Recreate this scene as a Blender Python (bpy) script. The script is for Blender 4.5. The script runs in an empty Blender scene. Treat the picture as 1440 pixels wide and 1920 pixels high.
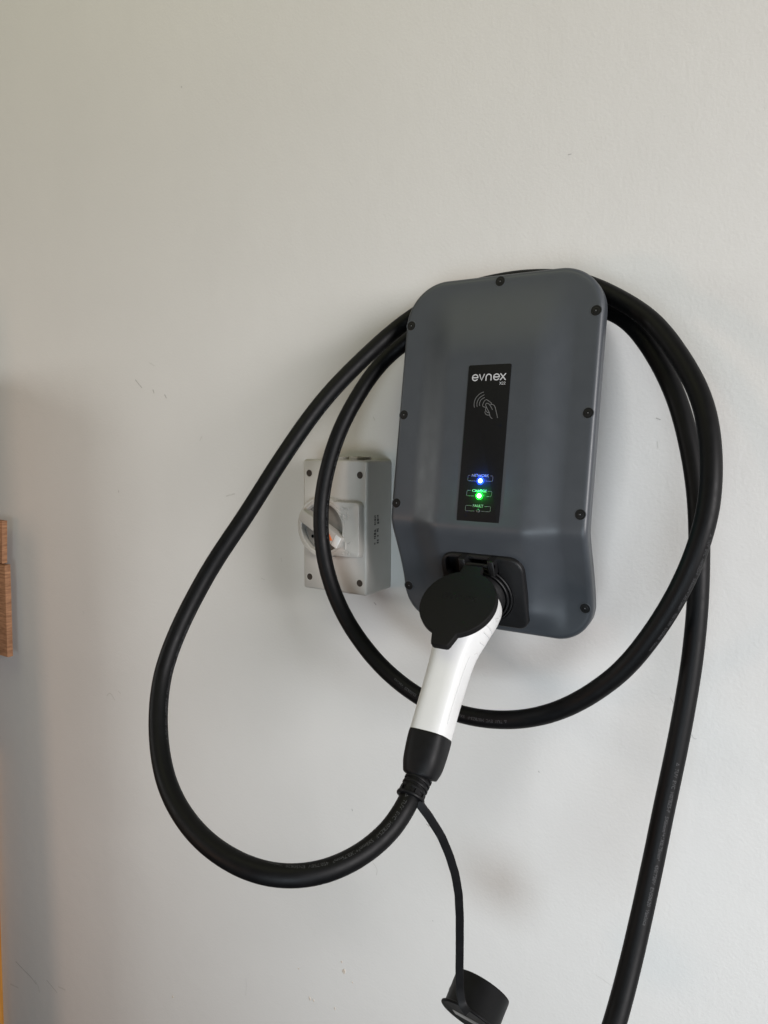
import bpy, bmesh, math, random
from mathutils import Vector, Matrix

# measured positions, millimetres: x along the wall, y out of the wall (negative), z up from camera height
CAM_LOC=(312.70,-856.55,0.00)
CAM_R=[0.856743, 0.515704, 0.006374]
CAM_U=[-0.060856, 0.088813, 0.994187]
CAM_F=[-0.512141, 0.852151, -0.107474]
CABLE=[(-0.0,-272.0,-338.0),(0.7,-292.4,-350.8),(-4.3,-310.8,-365.6),(-13.9,-329.3,-377.8),(-26.0,-348.5,-386.0),(-41.0,-366.7,-391.1),(-59.4,-382.1,-393.4),(-81.1,-392.6,-393.8),(-104.6,-397.7,-392.8),(-128.7,-398.7,-390.6),(-152.5,-396.9,-387.2),(-175.9,-392.9,-382.4),(-198.4,-387.1,-375.9),(-219.9,-379.8,-367.5),(-239.7,-371.3,-356.7),(-257.0,-361.9,-342.7),(-271.5,-352.0,-326.1),(-283.2,-341.8,-307.7),(-292.6,-330.8,-288.3),(-298.7,-319.4,-267.9),(-300.2,-307.9,-246.7),(-298.8,-296.5,-225.5),(-295.5,-285.0,-204.4),(-290.6,-273.8,-183.6),(-284.4,-263.0,-162.9),(-276.8,-252.4,-142.5),(-268.3,-241.7,-122.6),(-259.8,-230.7,-102.8),(-251.8,-219.7,-82.8),(-244.3,-208.6,-62.7),(-237.0,-197.3,-42.6),(-229.6,-185.6,-22.8),(-222.1,-173.6,-3.2),(-214.5,-161.1,16.1),(-206.3,-148.3,34.9),(-197.4,-135.0,53.0),(-188.1,-120.9,70.3),(-178.5,-106.3,87.0),(-168.7,-91.4,103.3),(-158.7,-76.2,119.3),(-146.8,-62.0,134.7),(-129.8,-52.5,148.8),(-109.0,-48.2,160.2),(-86.6,-45.8,168.9),(-63.4,-44.0,175.4),(-39.6,-42.9,179.8),(-15.6,-42.3,182.1),(8.6,-42.0,182.7),(32.7,-41.9,181.2),(56.6,-42.1,177.6),(79.8,-43.0,170.9),(101.6,-45.0,160.8),(122.2,-48.5,148.7),(141.7,-53.8,135.4),(159.5,-60.5,120.5),(174.9,-68.2,103.5),(188.5,-76.3,85.3),(201.0,-84.8,66.4),(212.0,-93.9,46.9),(220.6,-103.0,26.3),(226.6,-111.5,4.5),(230.4,-119.1,-18.2),(232.2,-125.6,-41.4),(231.8,-130.9,-64.9),(228.5,-134.8,-88.6),(222.9,-137.3,-112.0),(215.5,-138.6,-134.9),(206.4,-139.0,-157.3),(195.9,-138.9,-179.1),(184.2,-138.2,-200.2),(171.3,-137.1,-220.6),(156.6,-135.9,-239.8),(139.9,-134.8,-257.2),(121.9,-133.5,-273.3),(102.5,-132.1,-287.6),(81.6,-131.0,-299.7),(59.4,-130.0,-309.2),(36.3,-129.1,-316.1),(12.5,-128.3,-320.4),(-11.6,-127.4,-322.1),(-35.7,-126.5,-321.0),(-59.6,-125.3,-317.4),(-82.8,-123.6,-310.9),(-105.1,-121.9,-301.8),(-126.4,-120.2,-290.5),(-146.3,-118.4,-277.0),(-164.9,-116.4,-261.6),(-181.9,-114.6,-244.6),(-196.9,-113.0,-225.7),(-209.6,-111.5,-205.2),(-219.9,-110.0,-183.4),(-227.6,-108.6,-160.5),(-232.8,-107.0,-137.0),(-235.6,-105.1,-113.0),(-235.9,-102.8,-89.0),(-234.0,-99.8,-65.1),(-230.4,-95.9,-41.5),(-225.6,-91.1,-18.3),(-219.9,-84.7,4.3),(-213.2,-76.6,26.1),(-205.5,-67.3,47.0),(-196.7,-57.7,67.4),(-186.1,-47.9,86.7),(-172.5,-38.5,104.3),(-154.9,-31.7,119.3),(-135.1,-27.5,132.6),(-113.9,-24.2,143.7),(-91.1,-21.7,151.1),(-67.5,-19.8,156.1),(-43.6,-18.6,159.3),(-19.5,-17.9,160.9),(4.7,-17.6,161.1),(28.8,-17.6,159.5),(52.8,-17.9,156.4),(76.4,-19.3,151.3),(99.2,-23.0,144.2),(120.1,-28.8,133.8),(137.9,-34.9,118.6),(152.8,-41.0,100.6),(165.9,-47.2,81.3),(177.6,-53.3,61.0),(187.8,-59.3,40.0),(196.3,-65.3,18.1),(203.4,-71.4,-4.2),(209.5,-77.2,-26.8),(214.5,-82.9,-49.8),(218.3,-88.5,-73.0),(220.9,-93.6,-96.5),(222.6,-98.0,-120.2),(223.7,-101.8,-144.0),(224.2,-105.5,-167.9),(224.0,-109.2,-191.8),(223.2,-113.3,-215.6),(221.8,-117.8,-239.3),(219.9,-122.7,-262.9),(217.7,-127.9,-286.4),(215.2,-133.3,-309.9),(212.5,-139.1,-333.2),(209.8,-145.6,-356.3),(207.3,-152.7,-379.3),(205.0,-160.4,-402.1),(202.6,-168.8,-424.6),(200.2,-177.9,-446.9),(197.7,-187.8,-468.8),(195.2,-199.0,-490.1),(192.5,-211.5,-510.6),(189.5,-225.0,-530.4),(185.9,-239.0,-549.8),(181.9,-253.5,-568.8),(177.9,-268.0,-587.6)]
STRAP=[(10.5,-287.0,-347.4),(15.0,-284.7,-354.7),(19.0,-281.5,-361.9),(22.4,-278.5,-369.5),(25.8,-275.4,-377.1),(28.8,-272.4,-384.9),(30.7,-269.4,-393.0),(32.6,-266.4,-401.2),(34.3,-263.7,-409.4),(35.7,-261.3,-417.9),(37.1,-258.8,-426.3),(37.8,-256.6,-434.8),(38.2,-254.4,-443.4),(38.6,-252.2,-452.0),(38.4,-250.5,-460.7),(38.2,-248.9,-469.4),(38.0,-247.2,-478.2),(37.6,-245.8,-486.9),(37.1,-244.5,-495.7),(36.7,-243.1,-504.4),(36.2,-241.8,-513.2),(35.8,-240.7,-522.0),(35.4,-239.6,-530.8),(34.9,-238.5,-539.6),(34.7,-237.6,-548.4),(34.6,-236.8,-557.3),(34.6,-236.1,-566.1),(36.0,-236.0,-574.9),(38.5,-236.3,-583.0),(45.5,-238.0,-588.2)]
ICON=[[(-4.97,60.13),(-8.38,58.85),(-11.59,56.27),(-14.23,52.66),(-15.25,48.54),(-15.17,45.33),(-14.63,43.12)],[(-4.06,56.91),(-7.33,55.26),(-10.06,52.80),(-11.52,49.85),(-11.93,46.65),(-11.40,43.89)],[(-3.31,53.93),(-5.89,52.71),(-7.69,50.92),(-8.65,48.42),(-8.74,46.14),(-8.24,44.85)],[(-1.14,42.83),(-4.97,44.94),(-1.64,51.48),(4.95,47.95),(5.49,47.26),(4.64,45.92)],[(7.29,40.22),(3.99,45.02),(1.64,47.10),(-0.08,47.45),(-1.23,46.70),(-1.09,45.10),(-0.21,43.27),(1.48,40.52),(3.43,37.55),(4.33,35.50),(4.73,33.68),(5.61,31.86),(7.66,30.40)],[(4.64,45.92),(6.79,46.11),(9.08,44.58),(10.20,42.66),(11.78,38.13),(14.05,31.12)],[(-0.13,42.36),(-1.13,41.01),(-0.48,39.18),(1.27,37.34),(3.75,36.64)],[(-0.93,38.73),(-1.53,37.28),(0.02,35.09),(2.28,34.16),(4.43,34.36)]]
BOX_NETWORK=[[(-12.86,-33.13),(-14.65,-33.20),(-15.39,-33.93),(-15.63,-38.43),(-14.78,-39.35),(-5.17,-39.27)],[(6.29,-39.03),(13.26,-38.96),(14.07,-38.32),(14.21,-33.83),(13.54,-33.16),(10.80,-33.13)]]
BOX_CHARGE=[[(-10.93,-49.93),(-14.52,-50.01),(-15.22,-50.66),(-15.48,-55.45),(-14.64,-56.24),(-6.39,-55.83)],[(8.63,-55.99),(13.42,-55.99),(14.15,-55.43),(14.38,-51.06),(13.56,-50.04),(9.43,-50.07)]]
BOX_FAULT=[[(-8.30,-67.08),(-14.82,-66.95),(-15.44,-67.61),(-15.63,-72.06),(-14.83,-72.92),(-4.45,-72.83)],[(3.70,-72.54),(13.12,-72.71),(14.03,-72.12),(14.25,-67.63),(13.49,-66.90),(6.95,-66.95)]]
WALL_MARKS=[([(-1174.5,-1199.9),(-1146.6,-1207.9),(-1119.0,-1214.3),(-1099.9,-1222.9)],2.09,'mark'),
 ([(-1103.3,-1215.3),(-1092.3,-1226.0),(-1089.3,-1237.6)],2.85,'mark_light'),
 ([(-1059.2,-1196.3),(-1040.7,-1203.5),(-1024.2,-1210.1)],1.52,'mark'),
 ([(-1201.0,-1266.9),(-1171.6,-1263.3)],3.32,'mark_light'),
 ([(-1017.5,-1193.3),(-995.2,-1191.0)],2.85,'mark_light'),
 ([(-712.3,94.0),(-708.3,90.2),(-696.4,79.7)],1.52,'mark'),
 ([(-668.3,75.3),(-665.9,69.8)],1.71,'mark'),
 ([(-639.7,66.4),(-636.0,61.0)],1.71,'mark'),
 ([(-675.7,121.8),(-662.7,115.8)],1.33,'mark_light'),
 ([(-559.1,-10.6),(-554.0,-3.6)],1.33,'mark_light'),
 ([(-819.8,-500.4),(-810.2,-494.2),(-798.4,-504.5)],2.09,'mark_light'),
 ([(-786.7,-485.4),(-780.8,-488.4)],1.90,'mark_light'),
 ([(158.4,21.3),(162.5,19.5)],1.14,'mark'),
 ([(160.8,-5.2),(161.7,-12.4)],0.95,'mark_light'),
 ([(-217.3,-240.9),(-214.6,-243.7)],1.52,'mark'),
 ([(-430.1,-228.3),(-422.4,-230.1)],1.14,'mark_light'),
 ([(-389.3,-191.6),(-388.3,-198.3)],0.95,'mark_light'),
 ([(-220.6,25.4),(-217.9,20.9)],1.52,'mark_light'),
 ([(46.8,327.9),(49.9,327.9)],1.23,'mark'),
 ([(-583.5,549.9),(-582.3,548.1)],1.33,'mark'),
 ([(-255.6,-566.7),(-254.6,-569.0)],1.33,'mark'),
 ([(-127.6,-552.1),(-124.1,-554.2)],1.23,'mark'),
 ([(-476.4,-940.6),(-475.5,-954.3),(-477.1,-973.1)],0.85,'mark_light'),
 ([(188.3,-301.4),(190.8,-305.3),(192.1,-307.6)],0.57,'mark'),
 ([(213.3,-340.8),(216.3,-344.6),(218.5,-344.1)],0.57,'mark'),
 ([(117.4,-680.9),(136.9,-687.1)],0.57,'mark_light'),
 ([(34.0,-431.1),(34.8,-432.3)],1.14,'mark'),
 ([(-116.0,-695.6),(-115.1,-696.1)],1.14,'mark'),
 ([(-767.3,-103.5),(-766.0,-106.4)],1.42,'mark'),
 ([(-882.3,-343.5),(-880.9,-346.5)],1.52,'mark_light'),
 ([(-501.6,-100.1),(-484.1,-95.8)],2.38,'mark_light'),
 ([(-216.9,-641.0),(-210.2,-649.0),(-211.1,-657.9)],1.14,'mark_light')]
WALL_CHIPS=[(-270.2,-841.0,5.2),(-274.3,-826.4,2.5),(-337.7,-916.9,4.1),(-330.1,-917.2,2.5),(-287.7,-912.1,2.8),(-360.3,-873.6,1.8),(-254.1,-852.2,1.8),(-661.2,-1058.3,3.4)]
TBOARDS=[(-1400,-1089.0,-1096.7,-178.1,-266.7,19,30),(-1400,-1085.6,-1092.8,-268.9,-463.4,19,31)]
TB=(19,0,-178.1,-463.4)
PLANK=(-1238.0,-1212.6,-700.0,30)
CAP_BASE=(31.8,-203.0,-628.3)
CAP_AXIS=(0.073,0.841,0.553)
CAP_MARK=200
# printed legends: start along the cord, angle, twist over the length, length, direction, flip
LEGENDS=[(3294, -29.4, 0.2, 150, 1, -1),
 (1855, 5.4, 21.1, 150, 1, -1),
 (18, -7.1, 100.6, 150, 1, -1),
 (381, 111.1, -17.5, 150, 1, -1),
 (2224, 82.8, 8.8, 150, 1, -1),
 (1547, -58.3, 9.0, 120, 1, -1),
 (719, 100.2, -8.1, 150, 1, -1)]
BLOCKER_TOP=127  # top of the upper unseen block that shadows the wall
# ------------------------------------------------------------------ camera, world, lights
sc = bpy.context.scene
S = 0.001                      # everything below is written in millimetres
ZO = 1400.0                    # height of the camera above the floor level, mm

def W(p):
    return Vector((p[0] * S, p[1] * S, (p[2] + ZO) * S))

cd = bpy.data.cameras.new("camera")
cam = bpy.data.objects.new("camera", cd)
sc.collection.objects.link(cam)
cd.sensor_fit = 'VERTICAL'
cd.sensor_height = 36.0
cd.lens = 1331.0 / 1920.0 * 36.0
cd.clip_start = 0.02
cd.clip_end = 50.0
_r, _u, _f = Vector(CAM_R), Vector(CAM_U), Vector(CAM_F)
_m = Matrix((_r, _u, -_f)).transposed().to_4x4()
_m.translation = W(CAM_LOC)
cam.matrix_world = _m
sc.camera = cam

world = bpy.data.worlds.new("World")
sc.world = world
world.use_nodes = True
bg = world.node_tree.nodes["Background"]
bg.inputs[0].default_value = (1.0, 0.95, 0.9, 1)
bg.inputs[1].default_value = 0.02

def area(name, loc, target, sx, sy, power, color, spread=math.pi):
    ld = bpy.data.lights.new(name, 'AREA')
    ld.shape = 'RECTANGLE'
    ld.size, ld.size_y = sx, sy
    ld.energy = power
    ld.color = color
    ld.spread = spread
    o = bpy.data.objects.new(name, ld)
    sc.collection.objects.link(o)
    a, b = W(loc), W(target)
    o.location = a
    o.rotation_euler = (b - a).to_track_quat('-Z', 'Y').to_euler()
    return o

# daylight through the open garage door far to the right
area("doorway_light", (2900, -1500, 380), (0, 0, -300), 1.2, 1.2, 133.0, (1.0, 0.97, 0.975))
# daylight bounced off the drive, low and from behind the photographer
area("driveway_light", (700, -2200, -800), (150, 0, -600), 1.2, 0.8, 4.0, (0.78, 0.90, 1.0), math.radians(60))
# warm light from the ceiling of the garage
area("ceiling_light", (-600, -1000, 1500), (-500, -100, 0), 1.8, 1.1, 7.9, (1.0, 1.0, 0.64))
# window on the left
area("window_light", (-2300, -1500, 280), (-500, 0, -200), 0.35, 0.4, 8.3, (0.98, 1.0, 0.98))
# warm light from the room behind, low on the left
area("room_light", (-1650, -2300, -500), (-800, 0, -500), 0.35, 0.45, 7.4, (1.0, 0.64, 0.45))

vs = sc.view_settings
vs.view_transform = 'Standard'
vs.look = 'None'
vs.exposure = 0.0
vs.gamma = 1.0
vs.use_curve_mapping = False
sc.cycles.use_denoising = True
sc.cycles.max_bounces = 8

# ------------------------------------------------------------------ materials
def nd(nt, t, **kw):
    n = nt.nodes.new(t)
    for k, v in kw.items():
        setattr(n, k, v)
    return n

def material(name, col, rough=0.5, spec=0.5, var=0.0, var_scale=40.0, bump=0.0, bump_scale=800.0,
             rough_var=0.0, bump2=0.0, bump2_scale=60.0, coat=0.0):
    m = bpy.data.materials.new(name)
    m.use_nodes = True
    nt = m.node_tree
    b = nt.nodes["Principled BSDF"]
    b.inputs["Base Color"].default_value = (*col, 1)
    b.inputs["Roughness"].default_value = rough
    b.inputs["Specular IOR Level"].default_value = spec
    if coat:
        b.inputs["Coat Weight"].default_value = coat
    tc = nd(nt, 'ShaderNodeTexCoord')
    if var or rough_var:
        n = nd(nt, 'ShaderNodeTexNoise')
        n.inputs["Scale"].default_value = var_scale
        n.inputs["Detail"].default_value = 6
        n.inputs["Roughness"].default_value = 0.6
        nt.links.new(tc.outputs["Object"], n.inputs["Vector"])
        if var:
            r = nd(nt, 'ShaderNodeMapRange')
            r.inputs["From Min"].default_value = 0.3
            r.inputs["From Max"].default_value = 0.7
            r.inputs["To Min"].default_value = 1 - var
            r.inputs["To Max"].default_value = 1 + var
            nt.links.new(n.outputs["Fac"], r.inputs["Value"])
            v = nd(nt, 'ShaderNodeVectorMath', operation='SCALE')
            v.inputs[0].default_value = col
            nt.links.new(r.outputs[0], v.inputs["Scale"])
            nt.links.new(v.outputs[0], b.inputs["Base Color"])
        if rough_var:
            r = nd(nt, 'ShaderNodeMapRange')
            r.inputs["From Min"].default_value = 0.3
            r.inputs["From Max"].default_value = 0.7
            r.inputs["To Min"].default_value = rough - rough_var
            r.inputs["To Max"].default_value = rough + rough_var
            nt.links.new(n.outputs["Fac"], r.inputs["Value"])
            nt.links.new(r.outputs[0], b.inputs["Roughness"])
    last = None
    for st, scale in ((bump2, bump2_scale), (bump, bump_scale)):
        if st:
            n = nd(nt, 'ShaderNodeTexNoise')
            n.inputs["Scale"].default_value = scale
            n.inputs["Detail"].default_value = 3
            nt.links.new(tc.outputs["Object"], n.inputs["Vector"])
            bp = nd(nt, 'ShaderNodeBump')
            bp.inputs["Strength"].default_value = 1.0
            bp.inputs["Distance"].default_value = st * 0.001
            nt.links.new(n.outputs["Fac"], bp.inputs["Height"])
            if last:
                nt.links.new(last.outputs[0], bp.inputs["Normal"])
            last = bp
    if last:
        nt.links.new(last.outputs[0], b.inputs["Normal"])
    return m

M = {}
M['wall'] = material('wall_paint', (0.60, 0.595, 0.575), 0.62, 0.3, var=0.025, var_scale=3.0,
                     bump=0.26, bump_scale=260, bump2=0.4, bump2_scale=40)
M['mark'] = material('wall_scuff', (0.40, 0.395, 0.38), 0.8, 0.2, var=0.2, var_scale=300)
M['mark_light'] = material('wall_scuff_light', (0.52, 0.515, 0.49), 0.8, 0.2, var=0.1, var_scale=300)
M['chip'] = material('plaster_chip', (0.50, 0.45, 0.39), 0.9, 0.1, var=0.15, var_scale=500, bump=0.3, bump_scale=600)
M['cover'] = material('charger_grey_plastic', (0.046, 0.0515, 0.0585), 0.42, 0.45, var=0.03, var_scale=60,
                      bump=0.018, bump_scale=1500, rough_var=0.03)
M['rear'] = material('charger_rear_plastic', (0.03, 0.032, 0.036), 0.5)
M['black'] = material('black_plastic', (0.0055, 0.0055, 0.006), 0.5, 0.3, var=0.1, var_scale=120, bump=0.012, bump_scale=1600, rough_var=0.04)
M['lid'] = material('lid_black_plastic', (0.0065, 0.0062, 0.006), 0.62, 0.13, var=0.1, var_scale=120, bump=0.015, bump_scale=1800, rough_var=0.05)
M['screw'] = material('black_screw', (0.004, 0.004, 0.004), 0.5, 0.3)
M['steel'] = material('screw_pin', (0.16, 0.16, 0.16), 0.3, 0.6)
M['panel'] = material('panel_film', (0.006, 0.006, 0.0065), 0.5, 0.12, rough_var=0.03, var_scale=200)
M['print'] = material('panel_print', (0.45, 0.45, 0.46), 0.5)
M['print_mid'] = material('panel_print_small', (0.26, 0.26, 0.26), 0.5)
M['print_dim'] = material('panel_print_thin', (0.13, 0.13, 0.13), 0.5)
M['led_off'] = material('led_off', (0.02, 0.022, 0.022), 0.25)
M['white'] = material('white_handle_plastic', (0.60, 0.60, 0.59), 0.36, 0.5, var=0.015, var_scale=50, bump=0.01, bump_scale=1500, rough_var=0.04)
M['white_line'] = material('handle_engraving', (0.50, 0.50, 0.49), 0.5)
M['rubber'] = material('cable_rubber', (0.0022, 0.0022, 0.0025), 0.50, 0.18, var=0.12, var_scale=90, bump=0.03, bump_scale=500, rough_var=0.05)
M['boot'] = material('boot_rubber', (0.0036, 0.0036, 0.004), 0.52, 0.20, var=0.12, var_scale=110, bump=0.02, bump_scale=900, rough_var=0.05)
M['cable_print'] = material('cable_legend', (0.034, 0.034, 0.036), 0.6, var=0.5, var_scale=700)
M['grey'] = material('isolator_plastic', (0.42, 0.40, 0.365), 0.40, 0.5, var=0.02, var_scale=60, bump=0.01, bump_scale=1200)
M['grey_dark'] = material('isolator_dial', (0.19, 0.178, 0.16), 0.7, 0.25, var=0.03, var_scale=60)
M['grey_tip'] = material('isolator_tip', (0.66, 0.65, 0.62), 0.4)
M['hole'] = material('screw_hole', (0.05, 0.04, 0.033), 0.8, 0.1)
M['orange'] = material('orange_marker', (0.75, 0.16, 0.02), 0.5)
M['ink'] = material('black_ink', (0.09, 0.085, 0.078), 0.6, var=0.4, var_scale=900)
M['grey_patch'] = material('cap_grey_patch', (0.13, 0.125, 0.115), 0.3)

def wood(name, c1, c2, scale):
    m = bpy.data.materials.new(name)
    m.use_nodes = True
    nt = m.node_tree
    b = nt.nodes["Principled BSDF"]
    b.inputs["Roughness"].default_value = 0.7
    b.inputs["Specular IOR Level"].default_value = 0.25
    tc = nd(nt, 'ShaderNodeTexCoord')
    mp = nd(nt, 'ShaderNodeMapping')
    mp.inputs["Scale"].default_value = scale
    n = nd(nt, 'ShaderNodeTexNoise')
    n.inputs["Scale"].default_value = 1.0
    n.inputs["Detail"].default_value = 8
    n.inputs["Roughness"].default_value = 0.65
    rp = nd(nt, 'ShaderNodeValToRGB')
    rp.color_ramp.elements[0].position = 0.3
    rp.color_ramp.elements[0].color = (*c1, 1)
    rp.color_ramp.elements[1].position = 0.72
    rp.color_ramp.elements[1].color = (*c2, 1)
    bp = nd(nt, 'ShaderNodeBump')
    bp.inputs["Strength"].default_value = 1
    bp.inputs["Distance"].default_value = 0.0006
    L = nt.links.new
    L(tc.outputs["Object"], mp.inputs[0]); L(mp.outputs[0], n.inputs["Vector"])
    L(n.outputs["Fac"], rp.inputs[0]); L(rp.outputs[0], b.inputs["Base Color"])
    L(n.outputs["Fac"], bp.inputs["Height"]); L(bp.outputs[0], b.inputs["Normal"])
    return m

M['wood'] = wood('rough_timber', (0.17, 0.08, 0.04), (0.48, 0.25, 0.135), (30, 30, 260))
M['ply'] = wood('orange_board', (0.40, 0.17, 0.03), (0.62, 0.30, 0.06), (60, 60, 6))

def emitter(name, col, strength, base=(0.8, 0.8, 0.8)):
    m = bpy.data.materials.new(name)
    m.use_nodes = True
    b = m.node_tree.nodes["Principled BSDF"]
    b.inputs["Base Color"].default_value = (*base, 1)
    b.inputs["Emission Color"].default_value = (*col, 1)
    b.inputs["Emission Strength"].default_value = strength
    return m

M['led_blue'] = emitter('led_blue', (0.30, 0.62, 1.0), 4.0)
M['led_blue_window'] = emitter('led_blue_window', (0.004, 0.05, 1.0), 0.9, (0.01, 0.02, 0.1))  # glow of the halo round the blue LED, put into the material
M['led_green_window'] = emitter('led_green_window', (0.0, 0.75, 0.01), 0.8, (0.01, 0.1, 0.02))  # same painted halo glow for the green LED
M['led_green'] = emitter('led_green', (0.62, 1.0, 0.66), 5.0)

# ------------------------------------------------------------------ mesh helpers (millimetres in, metres out)
col = sc.collection

def thing(name, base, label, cat):
    o = bpy.data.objects.new(name, None)
    o.empty_display_size = 0.05
    o.location = W(base)
    o["label"] = label
    o["category"] = cat
    col.objects.link(o)
    o["_b"] = list(base)
    return o

def root_of(o):
    while o.parent:
        o = o.parent
    return o

def base_of(parent):
    if parent is None:
        return (0, 0, -ZO)
    r = root_of(parent)
    return tuple(r["_b"]) if "_b" in r.keys() else (0, 0, -ZO)

def mesh_obj(name, verts, faces, mat, parent=None, smooth=True, angle=35.0, label=None):
    b = base_of(parent)
    me = bpy.data.meshes.new(name)
    me.from_pydata([((v[0] - b[0]) * S, (v[1] - b[1]) * S, (v[2] - b[2]) * S) for v in verts], [], faces)
    bm = bmesh.new()
    bm.from_mesh(me)
    bmesh.ops.remove_doubles(bm, verts=bm.verts, dist=1e-6)
    bmesh.ops.recalc_face_normals(bm, faces=bm.faces)
    lim = math.radians(angle)
    for e in bm.edges:
        if len(e.link_faces) == 2:
            e.smooth = e.calc_face_angle(0) < lim
    for f in bm.faces:
        f.smooth = smooth
    bm.to_mesh(me)
    bm.free()
    me.materials.append(M[mat])
    o = bpy.data.objects.new(name, me)
    col.objects.link(o)
    if parent is not None:
        o.parent = parent
    if label:
        o["label"] = label
    return o

class Frame:
    """local axes: u right, v up, w out of the surface"""
    def __init__(self, o, u, v, w=None):
        self.o = Vector(o)
        self.u = Vector(u).normalized()
        self.v = Vector(v).normalized()
        self.w = Vector(w).normalized() if w is not None else self.u.cross(self.v)
    def __call__(self, a, b, c=0.0):
        return self.o + self.u * a + self.v * b + self.w * c

def merge(parts):
    V, F = [], []
    for v, f in parts:
        n = len(V)
        V += list(v)
        F += [tuple(i + n for i in q) for q in f]
    return V, F

def tube(pts, rad, n=16, caps=True, prof=None, ref=None):
    """sweep along pts; rad a number or list; prof optional list of (cos, sin)-like pairs"""
    pts = [Vector(p) for p in pts]
    N = len(pts)
    if prof is None:
        prof = [(math.cos(2 * math.pi * k / n), math.sin(2 * math.pi * k / n)) for k in range(n)]
    n = len(prof)
    V, F = [], []
    nrm = None
    for i, p in enumerate(pts):
        t = (pts[min(i + 1, N - 1)] - pts[max(i - 1, 0)]).normalized()
        if nrm is None:
            a = Vector(ref) if ref is not None else (Vector((0, 0, 1)) if abs(t.z) < 0.8 else Vector((1, 0, 0)))
            nrm = (a - t * a.dot(t)).normalized()
        else:
            nrm = (nrm - t * nrm.dot(t)).normalized()
        bn = t.cross(nrm)
        r = rad[i] if isinstance(rad, (list, tuple)) else rad
        ra, rb = r if isinstance(r, (list, tuple)) else (r, r)
        for c, s in prof:
            V.append(p + nrm * (c * ra) + bn * (s * rb))
    for i in range(N - 1):
        for k in range(n):
            a, b = i * n + k, i * n + (k + 1) % n
            F.append((a, b, b + n, a + n))
    if caps:
        F.append(tuple(range(n - 1, -1, -1)))
        F.append(tuple((N - 1) * n + k for k in range(n)))
    return V, F

def lathe(profile, fr, n=32, a0=0.0, a1=2 * math.pi):
    """profile list of (radius, height along w)"""
    V, F = [], []
    for r, h in profile:
        for k in range(n):
            a = 2 * math.pi * k / n
            V.append(fr(r * math.cos(a), r * math.sin(a), h))
    for i in range(len(profile) - 1):
        for k in range(n):
            a, b = i * n + k, i * n + (k + 1) % n
            F.append((a, b, b + n, a + n))
    if profile[0][0] > 0.01:
        F.append(tuple(range(n - 1, -1, -1)))
    if profile[-1][0] > 0.01:
        F.append(tuple((len(profile) - 1) * n + k for k in range(n)))
    return V, F

def rrect(hw, hh, r, k=8, cx=0.0, cy=0.0):
    """counter-clockwise rounded rectangle"""
    rs = r if isinstance(r, (list, tuple)) else (r, r, r, r)   # TR, TL, BL, BR
    out = []
    for q, (sx, sy) in enumerate(((1, 1), (-1, 1), (-1, -1), (1, -1))):
        rr = max(rs[q], 0.001)
        for j in range(k + 1):
            a = math.pi / 2 * (q + j / k)
            out.append((cx + sx * (hw - rr) + rr * math.cos(a), cy + sy * (hh - rr) + rr * math.sin(a)))
    return out

def inset(poly, d):
    n = len(poly)
    out = []
    for i in range(n):
        p0, p1, p2 = poly[i - 1], poly[i], poly[(i + 1) % n]
        e1 = Vector((p1[0] - p0[0], p1[1] - p0[1]))
        e2 = Vector((p2[0] - p1[0], p2[1] - p1[1]))
        if e1.length < 1e-6: e1 = e2
        if e2.length < 1e-6: e2 = e1
        e1.normalize(); e2.normalize()
        n1 = Vector((-e1.y, e1.x)); n2 = Vector((-e2.y, e2.x))
        m = n1 + n2
        if m.length < 1e-6: m = n1.copy()
        m.normalize()
        c = max(m.dot(n1), 0.35)
        out.append((p1[0] + m.x * d / c, p1[1] + m.y * d / c))
    return out

def plate(poly, fr, h0, h1, bev=1.0, steps=3):
    """solid with rounded top edge; poly counter-clockwise in (u, v)"""
    n = len(poly)
    rings = [[fr(p[0], p[1], h0) for p in poly]]
    for j in range(steps + 1):
        a = math.pi / 2 * j / steps
        q = inset(poly, bev * (1 - math.cos(a))) if j else poly
        rings.append([fr(p[0], p[1], h1 - bev + bev * math.sin(a)) for p in q])
    V = [v for r in rings for v in r]
    F = []
    for i in range(len(rings) - 1):
        for k in range(n):
            a, b = i * n + k, i * n + (k + 1) % n
            F.append((a, b, b + n, a + n))
    F.append(tuple(range(n - 1, -1, -1)))
    F.append(tuple((len(rings) - 1) * n + k for k in range(n)))
    return V, F

def box(fr, u0, u1, v0, v1, w0, w1, bev=0.8):
    return plate([(u1, v1), (u0, v1), (u0, v0), (u1, v0)], fr, w0, w1, bev, 2) if bev else \
        plate([(u1, v1), (u0, v1), (u0, v0), (u1, v0)], fr, w0, w1, 0.001, 1)

def catmull(pts, sub=4):
    pts = [Vector(p) for p in pts]
    out = []
    for i in range(len(pts) - 1):
        p0 = pts[max(i - 1, 0)]; p1 = pts[i]; p2 = pts[i + 1]; p3 = pts[min(i + 2, len(pts) - 1)]
        for j in range(sub):
            t = j / sub
            out.append(0.5 * ((2 * p1) + (p2 - p0) * t + (2 * p0 - 5 * p1 + 4 * p2 - p3) * t * t +
                              (3 * p1 - p0 - 3 * p2 + p3) * t ** 3))
    out.append(pts[-1])
    return out

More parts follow.
